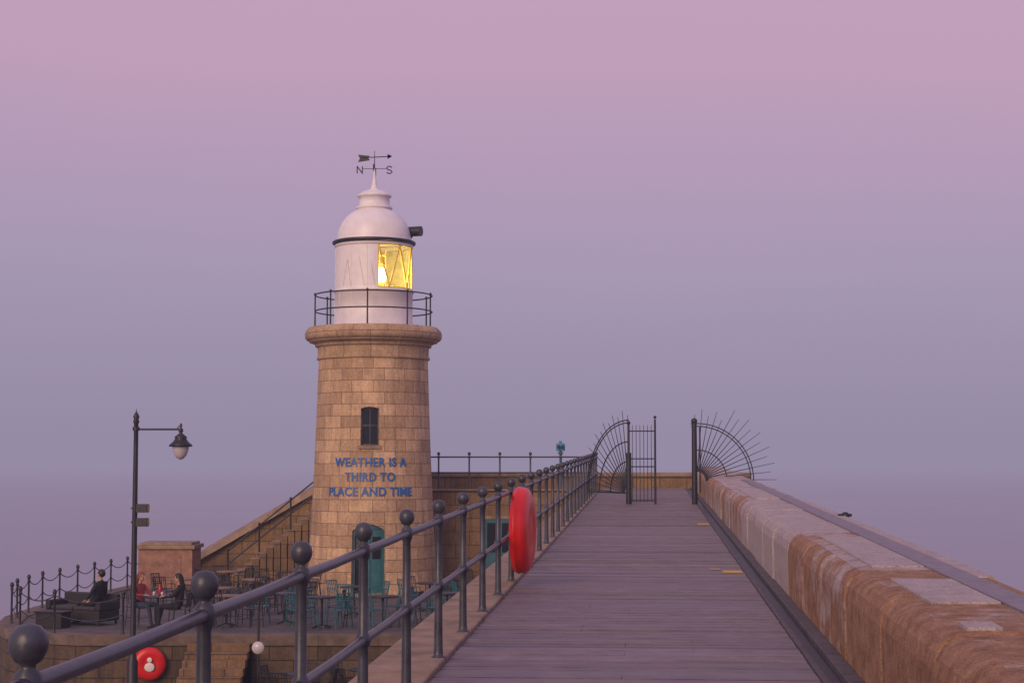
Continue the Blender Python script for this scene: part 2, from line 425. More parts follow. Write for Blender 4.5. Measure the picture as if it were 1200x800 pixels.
# ---------------- platform behind lighthouse, stairs, walls
b=B()
b.box(-5.4,2.75,54.6,57.3,SEA-1,FZ,'blockwall'); b.done('upper_platform')
b=B(); b.box(-3.9,2.6,54.52,54.95,FZ-.02,FZ+.03,'coping'); b.done('platform_coping',bevel=.02)
b=B()
b.box(-5.77,8.0,57.25,57.95,SEA-1,FZ+.42,'blockwall')
b.box(-5.77,8.0,57.19,58.02,FZ+.42,FZ+.56,'coping')
x0,z0,x1,z1=-5.77,FZ+.56,-10.6,FZ+.56-4.83*.58
b.hexa([(x1,57.25,SEA-1),(x0,57.25,SEA-1),(x0,57.95,SEA-1),(x1,57.95,SEA-1),(x1,57.25,z1-.2),(x0,57.25,z0-.2),(x0,57.95,z0-.2),(x1,57.95,z1-.2)],'blockwall')
b.hexa([(x1,57.0,z1-.24),(x0,57.0,z0-.24),(x0,58.05,z0-.16),(x1,58.05,z1-.16),(x1,57.1,z1),(x0,57.1,z0),(x0,58.05,z0+.12),(x1,58.05,z1+.12)],'coping')
b.done('sea_wall',bevel=.02)
b=B(); N=17; rise=(FZ-PZ)/N; run=3.8/N
for i in range(N):
    xt=-5.4-run*(N-1-i)-run; b.box(xt,-5.395 if i==N-1 else xt+run+.03,54.9,57.2,PZ-.3,PZ+rise*(i+1)-.03,'blockwall',.75)
    b.box(xt-.03,-5.39 if i==N-1 else xt+run,54.9,57.2,PZ+rise*(i+1)-.035,PZ+rise*(i+1),'coping')
b.done('stone_staircase')
b=B()
def st(x,h): return (x,55.0,PZ+.12+(x+9.2)*(FZ-PZ)/3.8+h)
for x in (-9.1,-8.1,-7.1,-6.2,-5.4): b.lathe([(.04,-.05),(.03,.05),(.026,.92),(.04,.95),(.05,.98),(.03,1.02),(0,1.03)],st(x,0),'black',10)
for h in(.5,.93): b.tube(st(-9.1,h),st(-5.4,h),.026,None,'black')
b.done('stair_handrail')
b=B()
b.box(-11.75,-10.05,54,55.5,PZ-.05,-2.62,'redstone'); b.box(-11.83,-9.97,53.92,55.58,-2.62,-2.5,'coping'); b.box(-11.72,-10.08,54.03,55.47,-2.5,-2.42,'coping')
b.box(-11.82,-9.98,53.93,55.57,PZ-.05,PZ+.18,'redstone'); b.box(-11.4,-10.4,53.975,54.0,PZ+.35,-2.8,'redstone')
b.done('stone_pedestal',bevel=.03)
def door(name,xa,xb,y,z0,z1):
    b=B(); b.box(xa-.1,xa,y-.05,y+.02,z0,z1+.1,'coping'); b.box(xb,xb+.1,y-.05,y+.02,z0,z1+.1,'coping'); b.box(xa,xb,y-.05,y+.02,z1,z1+.1,'coping')
    b.box(xa,xb,y-.02,y+.01,z0,z1,'teal'); m=(xa+xb)/2
    for u_,v_ in((xa+.06,m-.03),(m+.03,xb-.06)):
        b.box(u_,v_,y-.03,y-.02,z0+1.1,z1-.12,'darkglass'); b.box(u_,v_,y-.035,y-.02,z0+.15,z0+.95,'teal')
    b.done(name,bevel=.006)
door('teal_door',-.85,.15,54.58,PZ,PZ+2.15)

# ---------------- plaza and lower terrace
pl=[(-12.0,58.5),(-12.6,52),(-13.0,47),(-12.9,44),(-12.5,42),(-11.9,40.6),(-11,39.6),(-9.8,39.1),(2.4,39.1),(2.4,58.5)]
b=B(); b.prism(pl,SEA-1,PZ-.02,'quay','paving'); b.done('plaza')
b=B()
def inset(i,d):
    p=Vector(pl[i]); a=(p-Vector(pl[i-1])).normalized() if i else (Vector(pl[1])-p).normalized()
    c=(Vector(pl[i+1])-p).normalized() if i<len(pl)-1 else a
    n_=(a+c).normalized(); return p+Vector((-n_.y,n_.x))*d
for i in range(0,8):
    a,c=Vector(pl[i]),Vector(pl[i+1]); ai,ci=inset(i,.5),inset(i+1,.5) if i<7 else Vector((2.4,39.6))
    ao,co=inset(i,-.06),inset(i+1,-.06) if i<7 else Vector((2.4,39.04))
    if i==0: ai=Vector((-11.5,58.5)); ao=Vector((-12.06,58.5))
    segs=max(1,int((c-a).length/1.3))
    for k in range(segs):
        f0,f1=k/segs,(k+1)/segs
        q=[ao.lerp(co,f0),ao.lerp(co,f1),ai.lerp(ci,f1),ai.lerp(ci,f0)]
        b.hexa([(*p,PZ-.22) for p in q]+[(*p,PZ+.012) for p in q],'edge')
b.done('plaza_edging',bevel=.012)
b=B(); b.box(-10.2,2.2,10,39.3,SEA-1,LZ,'quay'); b.done('lower_terrace')
b=B()
for i in range(9):
    b.box(-7.3,-5.9,39.05-.3*(i+1),39.08,LZ-.02,PZ-.15*(i+1),'blockwall',.9)
b.done('terrace_steps',bevel=.01)

b=B()
path=[Vector((-11.75,57))]+[inset(i,.28) for i in range(1,8)]
res=[path[0].copy()]; acc=0
for k in range(1,len(path)):
    p0=path[k-1]; seg=path[k]-p0; L=seg.length; d=1.5-acc
    while d<=L: res.append(p0+seg*(d/L)); d+=1.5
    acc=(L-(d-1.5))
res+=[Vector((-8.9,39.4))]
for p in res: b.lathe([(.06,0),(.035,.04),(.028,.1),(.025,.8),(.045,.83),(.03,.87),(.05,.92),(.05,.96),(.03,1.0),(0,1.01)],(p.x,p.y,PZ),'black',10)
for i in range(len(res)-1):
    for hh in(.86,.45):
        q=[]
        for k in range(9):
            t_=k/8; p=res[i].lerp(res[i+1],t_); q.append((p.x,p.y,PZ+hh-.16*4*t_*(1-t_)))
        b.poly(q,.014,'black',6)
b.done('chain_fence')

# ---------------- lighthouse
LC=Vector((-4.27,52.5,0)); dF=Vector((4.27,-52.5,0)).normalized(); dR=Vector((-dF.y,dF.x,0))
LH=empty('lighthouse',(LC.x,LC.y,PZ)); 
def keep(o): 
    o.parent=LH; o.matrix_parent_inverse=Matrix.Translation(-Vector((LC.x,LC.y,PZ))); return o
def C(a,r,z): 
    p=LC+dF*(r*math.cos(a))+dR*(r*math.sin(a)); p.z=z; return p
ZT=3.23
def tr(z): 
    t=(z-PZ)/(ZT-PZ); return 1.99-.315*t-.05*math.sin(math.pi*min(t,1))*.6
WN=(R(-12.2),R(5.8),.60,1.74); DR=(R(-18.5),R(11.5),PZ,PZ+2.12)
angs=sorted(set([R(a) for a in range(-180,180,5) if not(-22<a<14)]+[WN[0],WN[1],DR[0],DR[1],R(-22),R(-15),R(-8),R(-3.3),R(0),R(3),R(14)]))
zs=sorted(set([PZ+i*.355 for i in range(20)]+[WN[2],WN[3],DR[3],ZT])); zs=[z for z in zs if z<=ZT+1e-6]
b=B(); n=len(angs); vs=[C(a,tr(z),z) for z in zs for a in angs]; fs=[];uvs=[]
for j in range(len(zs)-1):
    zc=(zs[j]+zs[j+1])/2
    for i in range(n):
        a0=angs[i]; a1=angs[(i+1)%n]+(2*math.pi if i==n-1 else 0); ac=(a0+a1)/2; skip=False
        for o in(WN,DR):
            if o[0]<ac<o[1] and o[2]<zc<o[3]: skip=True
        if skip: continue
        fs.append((j*n+i,j*n+(i+1)%n,(j+1)*n+(i+1)%n,(j+1)*n+i))
        uvs.append([(a0*1.85,zs[j]-PZ),(a1*1.85,zs[j]-PZ),(a1*1.85,zs[j+1]-PZ),(a0*1.85,zs[j+1]-PZ)])
b.add(vs,fs,'tower',1,True,uvs)
for o in(WN,DR):
    for a in(o[0],o[1]):
        b.add([C(a,tr(o[2]),o[2]),C(a,tr(o[3]),o[3]),C(a,tr(o[3])-.3,o[3]),C(a,tr(o[2])-.3,o[2])],[(0,1,2,3)],'tower')
    for z in(o[2],o[3]):
        k=[o[0]+(o[1]-o[0])*q/4 for q in range(5)]
        for q in range(4): b.add([C(k[q],tr(z),z),C(k[q+1],tr(z),z),C(k[q+1],tr(z)-.3,z),C(k[q],tr(z)-.3,z)],[(0,1,2,3)],'tower')
    rise=.055 if o is WN else .20; K=10
    for q in range(K):
        f0,f1=q/K,(q+1)/K
        h0=rise*(2*f0-1)**2; h1=rise*(2*f1-1)**2
        a0=o[0]+(o[1]-o[0])*f0;a1=o[0]+(o[1]-o[0])*f1; rr=tr(o[3])
        p=[C(a0,rr-.25,o[3]-h0),C(a1,rr-.25,o[3]-h1),C(a1,rr+.004,o[3]-h1),C(a0,rr+.004,o[3]-h0),C(a0,rr-.25,o[3]+.002),C(a1,rr-.25,o[3]+.002),C(a1,rr+.004,o[3]+.002),C(a0,rr+.004,o[3]+.002)]
        b.hexa(p,'tower')
keep(b.done('tower_shaft'))
b=B()
def strip(b,a0,a1,z0,z1,r0,r1,mat,K=4):
    for q in range(K):
        x=a0+(a1-a0)*q/K;y=a0+(a1-a0)*(q+1)/K
        b.hexa([C(x,r1,z0),C(y,r1,z0),C(y,r0,z0),C(x,r0,z0),C(x,r1,z1),C(y,r1,z1),C(y,r0,z1),C(x,r0,z1)],mat)
strip(b,WN[0]-.03,WN[1]+.03,WN[2]-.11,WN[2],tr(.5)-.3,tr(.5)+.05,'coping')
strip(b,DR[0],DR[1],PZ-.1,PZ+.10,tr(PZ)-.3,tr(PZ)+.10,'coping')
def cl(pr): b.lathe(pr,LC,'cornice',72,False,None,False,1.9)
cl([(tr(ZT)-.02,ZT-.02),(1.735,ZT),(1.74,ZT+.07),(1.70,ZT+.10),(1.71,3.60)])
cl([(1.71,3.60),(1.78,3.62),(1.80,3.70),(1.90,3.74),(1.97,3.76),(1.985,3.80)])
b.lathe([(1.985,3.80),(2.045,3.82),(2.095,3.88),(2.11,3.96),(2.10,4.05),(2.07,4.12),(2.02,4.17)],LC,'cornice',72,True,None,False,1.9)
cl([(2.02,4.17),(1.98,4.21),(1.2,4.25)])
keep(b.done('cornice'))
b=B(); o=WN; rr=tr(1.1)-.2
strip(b,o[0],o[1],o[2],o[3],rr-.03,rr,'darkglass')
w=.022
for a in(o[0],(o[0]+o[1])/2-w/2,o[1]-w): strip(b,a,a+w,o[2],o[3],rr,rr+.03,'iron',1)
for z in(o[2],(o[2]+o[3])/2,o[3]-.06): strip(b,o[0],o[1],z,z+.04,rr,rr+.033,'iron')
keep(b.done('tower_window'))
b=B(); o=DR; rr=tr(-3)-.2; m_=o[0]+(o[1]-o[0])*.52
strip(b,o[0],m_,o[2]+.1,o[3],rr-.03,rr-.01,'darkglass'); strip(b,m_,o[1],o[2]+.1,o[3],rr-.03,rr+.012,'teal')
for a in(o[0],m_-.02,o[1]-.03): strip(b,a,a+.03,o[2]+.1,o[3],rr,rr+.05,'teal',1)
strip(b,o[0],o[1],o[3]-.14,o[3]-.08,rr,rr+.045,'teal')
strip(b,m_+.05,o[1]-.06,PZ+.3,PZ+.95,rr,rr+.03,'teal',2); strip(b,m_+.05,o[1]-.06,PZ+1.1,PZ+1.75,rr,rr+.03,'darkglass',2)
keep(b.done('tower_door'))
def text(line,z,a0,a1,cap=.27):
    cu=bpy.data.curves.new('t','FONT'); cu.body=line; cu.size=1; cu.extrude=.02; cu.offset=.018; cu.resolution_u=3; cu.space_character=1.08
    ob=bpy.data.objects.new('t',cu); scene.collection.objects.link(ob); bpy.context.view_layer.update()
    me=bpy.data.meshes.new_from_object(ob.evaluated_get(bpy.context.evaluated_depsgraph_get()))
    xs_=[v.co.x for v in me.vertices]; ys=[v.co.y for v in me.vertices]; xa,xb=min(xs_),max(xs_); ya,yb=min(ys),max(ys)
    b=B(); vs=[]
    for v in me.vertices:
        zz=z-cap/2+cap*(v.co.y-ya)/(yb-ya); a=a0+(a1-a0)*(v.co.x-xa)/(xb-xa)
        vs.append(C(a,tr(zz)+.012+v.co.z*.9,zz))
    b.add(vs,[tuple(p.vertices) for p in me.polygons],'blue')
    bpy.data.objects.remove(ob); keep(b.done('painted_lettering_'+line.split()[0].lower()))
text('WEATHER IS A',.10,R(-38.5),R(33.5)); text('THIRD TO',-.335,R(-27),R(21)); text('PLACE AND TIME',-.77,R(-44.5),R(39))
b=B()
b.lathe([(1.24,4.24),(1.24,4.32),(1.20,4.35),(1.20,5.28),(1.24,5.30),(1.24,5.36),(1.18,5.38)],LC,'white',64,True,None,False)
b.lathe([(0,5.37),(1.19,5.375)],LC,'white',64,False,None,False)
ga0,ga1=R(6),R(112); K=60
for i in range(K):
    a0=ga1+(2*math.pi-(ga1-ga0))*i/K; a1=ga1+(2*math.pi-(ga1-ga0))*(i+1)/K
    b.add([C(a0,1.19,5.37),C(a1,1.19,5.37),C(a1,1.19,6.72),C(a0,1.19,6.72)],[(0,1,2,3)],'white',1,True)
    b.add([C(a0,1.15,5.37),C(a1,1.15,5.37),C(a1,1.15,6.72),C(a0,1.15,6.72)],[(3,2,1,0)],'inner',1,True)
for a in(ga0,ga1): b.add([C(a,1.15,5.37),C(a,1.19,5.37),C(a,1.19,6.72),C(a,1.15,6.72)],[(0,1,2,3)],'white')
for k in range(9):
    a=R(-10-k*25)
    for z_a,z_b,r_ in((5.38,6.7,1.192),(4.36,5.28,1.202)): b.tube(C(a,r_,z_a),C(a,r_,z_b),.008,None,'white',6)
b.lathe([(1.15,6.70),(1.21,6.70),(1.21,6.78),(1.18,6.80),(1.18,6.86)],LC,'white',64,True,None,False)
dz=6.88; dome=[(1.17,dz)]
for i in range(0,15):
    t_=R(i*4.6); dome.append((1.15*math.cos(t_)**.9 if i else 1.15,dz+.04+1.02*math.sin(t_)*1.04))
dome=[d for d in dome if d[0]>.50]; zt=dome[-1][1]
dome+=[(.50,zt+.03),(.56,zt+.04),(.56,zt+.10),(.50,zt+.12),(.47,zt+.14),(.47,zt+.40),(.53,zt+.42),(.53,zt+.47),(.46,zt+.50),(.38,zt+.58),(.16,zt+.64),(.11,zt+.70),(.07,zt+.85),(.035,zt+1.1),(.02,zt+1.3),(0,zt+1.3)]
b.lathe(dome,LC,'white',64,True,None,False)
keep(b.done('lantern_room'))
b=B(); b.lathe([(1.16,6.80),(1.27,6.80),(1.29,6.83),(1.29,6.87),(1.25,6.90),(1.14,6.90)],LC,'black',64,True,None,False)
keep(b.done('roof_gutter'))
b=B()
for i in range(24):
    a0=ga0+(ga1-ga0)*i/24;a1=ga0+(ga1-ga0)*(i+1)/24
    b.add([C(a0,1.17,5.37),C(a1,1.17,5.37),C(a1,1.17,6.72),C(a0,1.17,6.72)],[(0,1,2,3)],'glass')
keep(b.done('lantern_glazing'))
def bar(b,a0,z0,a1,z1,r,w,mat):
    K=8; b.poly([C(a0+(a1-a0)*i/K,r,z0+(z1-z0)*i/K) for i in range(K+1)],w,mat,6)
b=B()
ev=[ga0+(ga1-ga0)*i/3 for i in range(4)]
for i in range(3):
    bar(b,ev[i],6.7,(ev[i]+ev[i+1])/2,5.4,1.165,.03,'brass'); bar(b,(ev[i]+ev[i+1])/2,5.4,ev[i+1],6.7,1.165,.03,'brass')
bar(b,ga0,5.40,ga1,5.40,1.17,.025,'brass'); bar(b,ga0,6.69,ga1,6.69,1.17,.025,'brass')
bar(b,ga0,5.38,ga0,6.7,1.17,.025,'brass')
keep(b.done('glazing_bars'))
b=B()
for (x,y,z_,w_) in ((-52,5.42,-42,6.25),(-36,5.42,-42,6.25),(-14,5.42,-22,6.3),(2,5.42,-4,6.1)):
    bar(b,R(x),y,R(z_),w_,1.190,.007,'rust')
keep(b.done('rust_streaked_bars'))
b=B(); lp=C(R(20),.66,5.80); b.sphere(lp,(.17,.17,.24),'bulb',16,12); b.tube((lp.x,lp.y,5.38),(lp.x,lp.y,5.60),.09,.05,'brass')
keep(b.done('lamp'))
b=B()
for k in range(4): 
    z=5.60+k*.28; b.lathe([(.34,z),(.37,z+.02),(.37,z+.05),(.34,z+.07)],LC-dF*.15,'brass',32,True,None,False)
for k in range(6):
    a=R(60*k); p=LC-dF*.15+Vector((.36*math.cos(a),.36*math.sin(a),0)); b.tube((p.x,p.y,5.38),(p.x,p.y,6.65),.015,None,'brass')
keep(b.done('lens_frame'))
L=bpy.data.lights.new('lantern_light','POINT'); L.energy=75; L.color=(1,.76,.27); L.shadow_soft_size=.1
lo=bpy.data.objects.new('lantern_light',L); scene.collection.objects.link(lo); lo.location=lp+dR*.30-dF*.1+Vector((0,0,.05)); keep(lo)
b=B()
for k in range(9):
    a=R(-6+40*k); b.lathe([(.04,0),(.04,.02),(.025,.03),(.022,.98),(.035,1.0),(.042,1.03),(.03,1.07),(0,1.075)],C(a,1.80,4.21),'black',10)
for z in(4.72,5.22):
    b.poly([C(R(5*i),1.80,z) for i in range(73)],.022,'black',6)
keep(b.done('gallery_railing'))
b=B(); c=C(R(88),1.05,7.22); b.tube(c,c+dR*.40+dF*.18,.15,.155,'black',20); b.tube(c-Vector((0,0,.3)),c+dR*.2,.04,.04,'black')
keep(b.done('fog_horn'))
b=B(); z=zt+1.25
def L3(x,zz,y=0): 
    p=LC+Vector((x,y,0)); p.z=zz; return p
b.tube(L3(0,z-.1),L3(0,z+.62),.02,.008,'black',8)
zc=z+.02
za=zc+.38
b.tube(L3(-.42,za),L3(.40,za+.04),.016,None,'black'); b.add([L3(.40,za+.12),L3(.40,za-.04),L3(.55,za+.05)],[(0,1,2),(2,1,0)],'black')
b.add([L3(-.52,za-.14),L3(-.14,za-.08),L3(-.20,za),L3(-.14,za+.06),L3(-.52,za+.10),L3(-.46,za-.02)],[(0,1,2,3,4,5)],'black')
b.tube(L3(-.36,zc+.04),L3(.36,zc+.04),.010,None,'black'); b.tube(L3(0,zc+.04,-.4),L3(0,zc+.04,.4),.010,None,'black')
h=.11
b.poly([L3(-.46-.08,zc-h),L3(-.46-.08,zc+h),L3(-.46+.08,zc-h),L3(-.46+.08,zc+h)],.018,'black',6)
sp=[(.08,.075),(.03,.11),(-.04,.11),(-.085,.06),(-.05,.01),(.04,-.01),(.085,-.055),(.04,-.11),(-.03,-.11),(-.08,-.07)]
b.poly([L3(.46+x,zc+q) for x,q in sp],.018,'black',6)
b.poly([L3(0,zc+h,-.42),L3(0,zc-h,-.42)],.018,'black',6); b.poly([L3(0,zc+h,.42),L3(0,zc-h,.42)],.018,'black',6)
for yy in(.36,.48): b.poly([L3(0,zc+h,yy),L3(0,zc-h,yy)],.012,'black',6)
keep(b.done('weather_vane'))

# ---------------- street lamp
b=B(); sx,sy=-8.14,37.0; zt_=1.0
b.lathe([(.17,LZ),(.17,LZ+.05),(.12,LZ+.2),(.12,LZ+1.0),(.09,LZ+1.08),(.065,LZ+1.2),(.06,-2),(.05,.4),(.048,zt_-.1),(.07,zt_-.06),(.05,zt_),(.07,zt_+.05),(.045,zt_+.11),(.012,zt_+.16),(0,zt_+.24)],(sx,sy,0),'black',16,True,None,False)
za=.78
b.tube((sx,sy,za),(sx+.98,sy,za),.022,None,'black'); b.tube((sx,sy,za-.03),(sx,sy,za+.05),.075,None,'black')
lx=sx+.97
b.poly([(lx-.09,sy,za),(lx-.05,sy,za+.06),(lx,sy,za+.08)],.012,'black',6)
b.lathe([(0,za+.14),(.03,za+.10),(.02,za+.03),(.05,za-.0),(.05,za-.05),(.03,za-.08),(.08,za-.12),(.14,za-.17),(.12,za-.2),(.16,za-.26),(.25,za-.34),(.25,za-.37),(.2,za-.375)],(lx,sy,0),'black',24,True,None,False)
b.lathe([(.18,za-.37),(.165,za-.46),(.13,za-.56),(.07,za-.63),(0,za-.66)],(lx,sy,0),'bowl',24,True,None,False)
for zz in(-.92,-1.22):
    b.box(sx+.05,sx+.28,sy-.13,sy+.13,zz-.09,zz+.09,'black'); b.box(sx-.08,sx+.05,sy-.02,sy+.02,zz-.02,zz+.02,'black'); b.box(sx+.281,sx+.295,sy-.11,sy+.11,zz-.07,zz+.07,'darkglass')
b.done('street_lamp')

b=B(); c=Vector((-8.17,38.96,-4.46)); ringhouse(b,c+Vector((0,-.06,0)),(0.2,-1,0),.37,.16)
cc=c+Vector((0.02,-.165,0)); b.sphere(cc+Vector((0,0,.1)),(.06,.012,.06),'ringwhite'); b.sphere(cc+Vector((0,0,-.06)),(.12,.012,.10),'ringwhite')
b.done('lifebuoy_housing')
b=B(); c=Vector((-5.62,38.2,0)); b.tube((c.x,c.y,LZ),(c.x,c.y,-2.8),.025,None,'black')
b.lathe([(0,-.03),(.13,-.03),(.14,0),(.13,.03),(0,.03)],(c.x,c.y-.04,-4.02),'bowl',24,True,(0,-1,0))
b.done('sign_post')

# ---------------- furniture
def chairmesh(mat):
    b=B()
    for x in(-.2,.2):
        b.tube((x*1.08,-.22,0),(x,-.18,.45),.013,None,mat,6); b.tube((x*1.08,.24,0),(x,.19,.45),.013,None,mat,6); b.tube((x,.19,.45),(x*.95,.27,.86),.013,None,mat,6)
        b.poly([(x*1.15,-.14,.45),(x*1.2,-.13,.66),(x*1.15,.22,.68)],.011,mat,6)
    for k in range(6): 
        y=-.19+k*.078; b.box(-.2,.2,y,y+.062,.445,.462,mat)
    b.tube((-.19,.27,.86),(.19,.27,.86),.014,None,mat,6)
    for k in range(5):
        x=-.14+k*.07; b.tube((x,.20,.50),(x,.265,.85),.010,None,mat,6)
    b.tube((-.2,-.19,.2),(.2,-.19,.2),.008,None,mat,6); b.tube((-.2,.21,.2),(.2,.21,.2),.008,None,mat,6)
    return b
def tablemesh(top):
    b=B(); b.lathe([(0,.715),(.36,.715),(.37,.725),(.37,.74),(.36,.75),(0,.75)],(0,0,0),top,28,True,None,False)
    b.tube((0,0,.05),(0,0,.72),.028,None,'black')
    for k in range(4):
        a=R(45+90*k); b.tube((0,0,.08),(.28*math.cos(a),.28*math.sin(a),.015),.016,None,'black',6)
    return b
ct=chairmesh('teal').done('cafe_chair'); cd=chairmesh('black').done('cafe_chair')
tw=tablemesh('wood').done('cafe_table'); td=tablemesh('black').done('cafe_table')
tabs=[(-7.1,47.5,0,'d'),(-5.55,42.3,0,'m'),(-4.1,44.6,0,'t'),(-4.55,41.2,0,'t'),(-3.1,41.4,0,'m'),(-2.2,46,0,'m'),(-7.5,44.2,0,'d'),(-1.6,42.4,0,'t'),(-6.35,49.8,0,'d'),(-9.2,47.5,0,'d'),(-.6,45,0,'m'),(-.4,49.5,0,'d'),(-5.9,45.2,0,'d'),(-8.4,51,0,'d'),(-6.9,41.6,0,'d')]
first={'w':1,'d':1,'ct':1,'cd':1}
def place(src,key,base,loc,rot):
    if first.get(key): src.location=loc; src.rotation_euler[2]=rot; first[key]=0; return
    inst(base,src,loc,rot)
for (x,y,z_,k) in tabs+[(-4.6,37.2,1,'d'),(-3.2,37.9,1,'d'),(-1.9,37.4,1,'d')]:
    z=LZ if z_ else PZ-.02
    if k=='d' and not z_: place(tw,'w','cafe_table',(x,y,z),0)
    else: place(td,'d','cafe_table',(x,y,z),0)
    nn=random.choice([3,4]); a0=random.uniform(0,6.28)
    for i in range(nn):
        a=a0+i*2*math.pi/nn+random.uniform(-.25,.25); d=random.uniform(.55,.75)
        teal=(k=='t') or (k=='m' and i%2==0)
        place(ct if teal else cd,'ct' if teal else 'cd','cafe_chair',(x+d*math.sin(a),y+d*math.cos(a),z),-a+random.uniform(-.3,.3))
b=B()
b.box(-.85,.85,-.38,.38,.08,.34,'rattan'); b.box(-.85,.85,.26,.40,.34,.72,'rattan'); b.box(-.87,-.72,-.38,.38,.34,.56,'rattan'); b.box(.72,.87,-.38,.38,.34,.56,'rattan')
for x in(-.70,.01): b.box(x,x+.69,-.37,.25,.342,.43,'cushion')
for x in(-.78,.78):
    for y in(-.32,.32): b.box(x-.03,x+.03,y-.03,y+.03,-.02,.1,'black')
b.done('rattan_sofa',bevel=.03,loc=(-10.55,42.3,PZ),rot=R(-28))
b=B(); b.box(-.4,.4,-.25,.25,.34,.38,'rattan'); b.box(-.36,.36,-.21,.21,-.02,.34,'rattan'); b.done('low_table',bevel=.02,loc=(-11.0,41.3,PZ),rot=R(-20))
inst('cafe_table',td,(-8.5,41.3,PZ-.02))
b=B()
for x,y in((-.1,.05),(.12,-.08)): b.lathe([(0,.752),(.03,.752),(.035,.85),(.033,.852),(.028,.76),(0,.76)],(x,y,0),'bowl',14,True,None,False)
b.lathe([(0,.752),(.035,.752),(.035,.92),(.012,.98),(.012,1.03),(0,1.03)],(.02,.12,0),'ringred',14,True,None,False)
b.done('table_glassware',loc=(-8.5,41.3,PZ-.02))

# ---------------- people
def person(name,loc,rot,top,leg,hair,longhair,headrot=(0,0),lean=0,armpose='lap',sc=1.0):
    J={};E=[];Rr={}
    def j(n_,p,r): J[n_]=Vector(p); Rr[n_]=r
    L_=lean
    j('pel',(0,0,.55),.135); j('sp',(0,-.03-L_*.4,.74),.125); j('ch',(0,-.05-L_*.8,.93),.14); j('nb',(0,-.04-L_,1.06),.075); j('nk',(0,-.02-L_,1.14),.052)
    E+=[('pel','sp'),('sp','ch'),('ch','nb'),('nb','nk')]
    for s_,q in((-1,'l'),(1,'r')):
        j('sh'+q,(.17*s_,-.05-L_*.9,1.0),.062)
        if armpose=='lap': el=(.25*s_,.04-L_*.4,.76); wr=(.12*s_,.24,.66)
        elif armpose=='table': el=(.25*s_,.10,.80); wr=(.14*s_,.33,.80)
        else: el=(.27*s_,-.06,.76) ; wr=(.20*s_,.14,.62)
        j('el'+q,el,.045); j('wr'+q,wr,.028)
        j('hp'+q,(.10*s_,.04,.54),.10); j('kn'+q,(.13*s_,.45,.53+(.03 if q=='l' else 0)),.062); j('an'+q,(.13*s_,.45+(.1 if q=='r' else .0),.10),.040); j('to'+q,(.14*s_,.62+(.1 if q=='r' else .0),.04),.034)
        E+=[('ch','sh'+q),('sh'+q,'el'+q),('el'+q,'wr'+q),('pel','hp'+q),('hp'+q,'kn'+q),('kn'+q,'an'+q),('an'+q,'to'+q)]
    ks=list(J); me=bpy.data.meshes.new('sk'); me.from_pydata([J[k] for k in ks],[(ks.index(a),ks.index(c)) for a,c in E],[])
    ob=bpy.data.objects.new('sk',me); scene.collection.objects.link(ob)
    md=ob.modifiers.new('s','SKIN'); sd=me.skin_vertices[0].data if me.skin_vertices else None
    if sd is None:
        bpy.context.view_layer.objects.active=ob; bpy.ops.object.modifier_add(type='SKIN'); sd=me.skin_vertices[0].data
    for i,k in enumerate(ks): sd[i].radius=(Rr[k],Rr[k]*(.8 if k in('sp','ch','pel') else 1)); sd[i].use_root=(k=='pel')
    ss=ob.modifiers.new('u','SUBSURF'); ss.levels=2; ss.render_levels=2
    bpy.context.view_layer.update()
    ev=bpy.data.meshes.new_from_object(ob.evaluated_get(bpy.context.evaluated_depsgraph_get()))
    bpy.data.objects.remove(ob)
    b=B()
    def near(p):
        best=None
        for a,c in E:
            A,Cc=J[a],J[c]; t_=max(0,min(1,(p-A).dot(Cc-A)/(Cc-A).length_squared)); d=(p-(A+(Cc-A)*t_)).length
            if best is None or d<best[0]: best=(d,a,c,t_)
        return best
    vs=[v.co.copy() for v in ev.vertices]
    o=len(b.v); b.v+=[tuple(v) for v in vs]; b.t+=[1.]*len(vs)
    for p in ev.polygons:
        _,a,c,t_=near(p.center)
        m=top
        if a=='nb': m='skin' if t_>.35 else top
        if a[:2]=='hp' or a[:2]=='kn' or (a=='pel' and c[:2]=='hp'): m=leg
        if a[:2]=='an' or (a[:2]=='kn' and t_>.95): m='clothblack'
        if a[:2]=='el' and t_>.9: m='skin'
        b.f.append(tuple(i+o for i in p.vertices)); b.m.append(b.mi(m)); b.sm.append(True)
    for s_,q in((-1,'l'),(1,'r')):
        w=J['wr'+q]; f=(w-J['el'+q]).normalized(); f=(f+Vector((-.25*s_,.15,-.1))).normalized()
        side=Vector((0,0,1)).cross(f).normalized(); up=f.cross(side)
        mt=Matrix((side,f,up)).transposed().to_4x4()
        pc=w+f*.045; b.sphere(pc,(.040,.055,.018),'skin',10,8,mt)
        for k in range(4):
            ln=[.068,.078,.074,.058][k if s_>0 else 3-k]; off=(k-1.5)*.020
            p0=pc+f*.04+side*off; d1=(f-up*.25).normalized(); d2=(f-up*.8).normalized(); d3=(f*.5-up).normalized()
            q1=p0+d1*ln*.45;q2=q1+d2*ln*.32;q3=q2+d3*ln*.25
            b.poly([p0,q1,q2,q3],.0095,'skin',6,.0075); b.sphere(q3,.0078,'skin',6,4)
        p0=pc-f*.02-side*s_*.035; q1=p0-side*s_*.025+f*.03-up*.01; q2=q1+f*.03-up*.01; b.poly([p0,q1,q2],.011,'skin',6,.009); b.sphere(q2,.009,'skin',6,4)
    yaw,pit=headrot
    hm=Matrix.Rotation(yaw,4,'Z')@Matrix.Rotation(pit,4,'X'); hc=J['nk']+hm@Vector((0,.022,.105))
    def H(x,y,z): return hc+hm@Vector((x,y,z))
    b.tube(J['nk']-Vector((0,0,.03)),H(0,-.01,-.06),.052,.05,'skin',12)
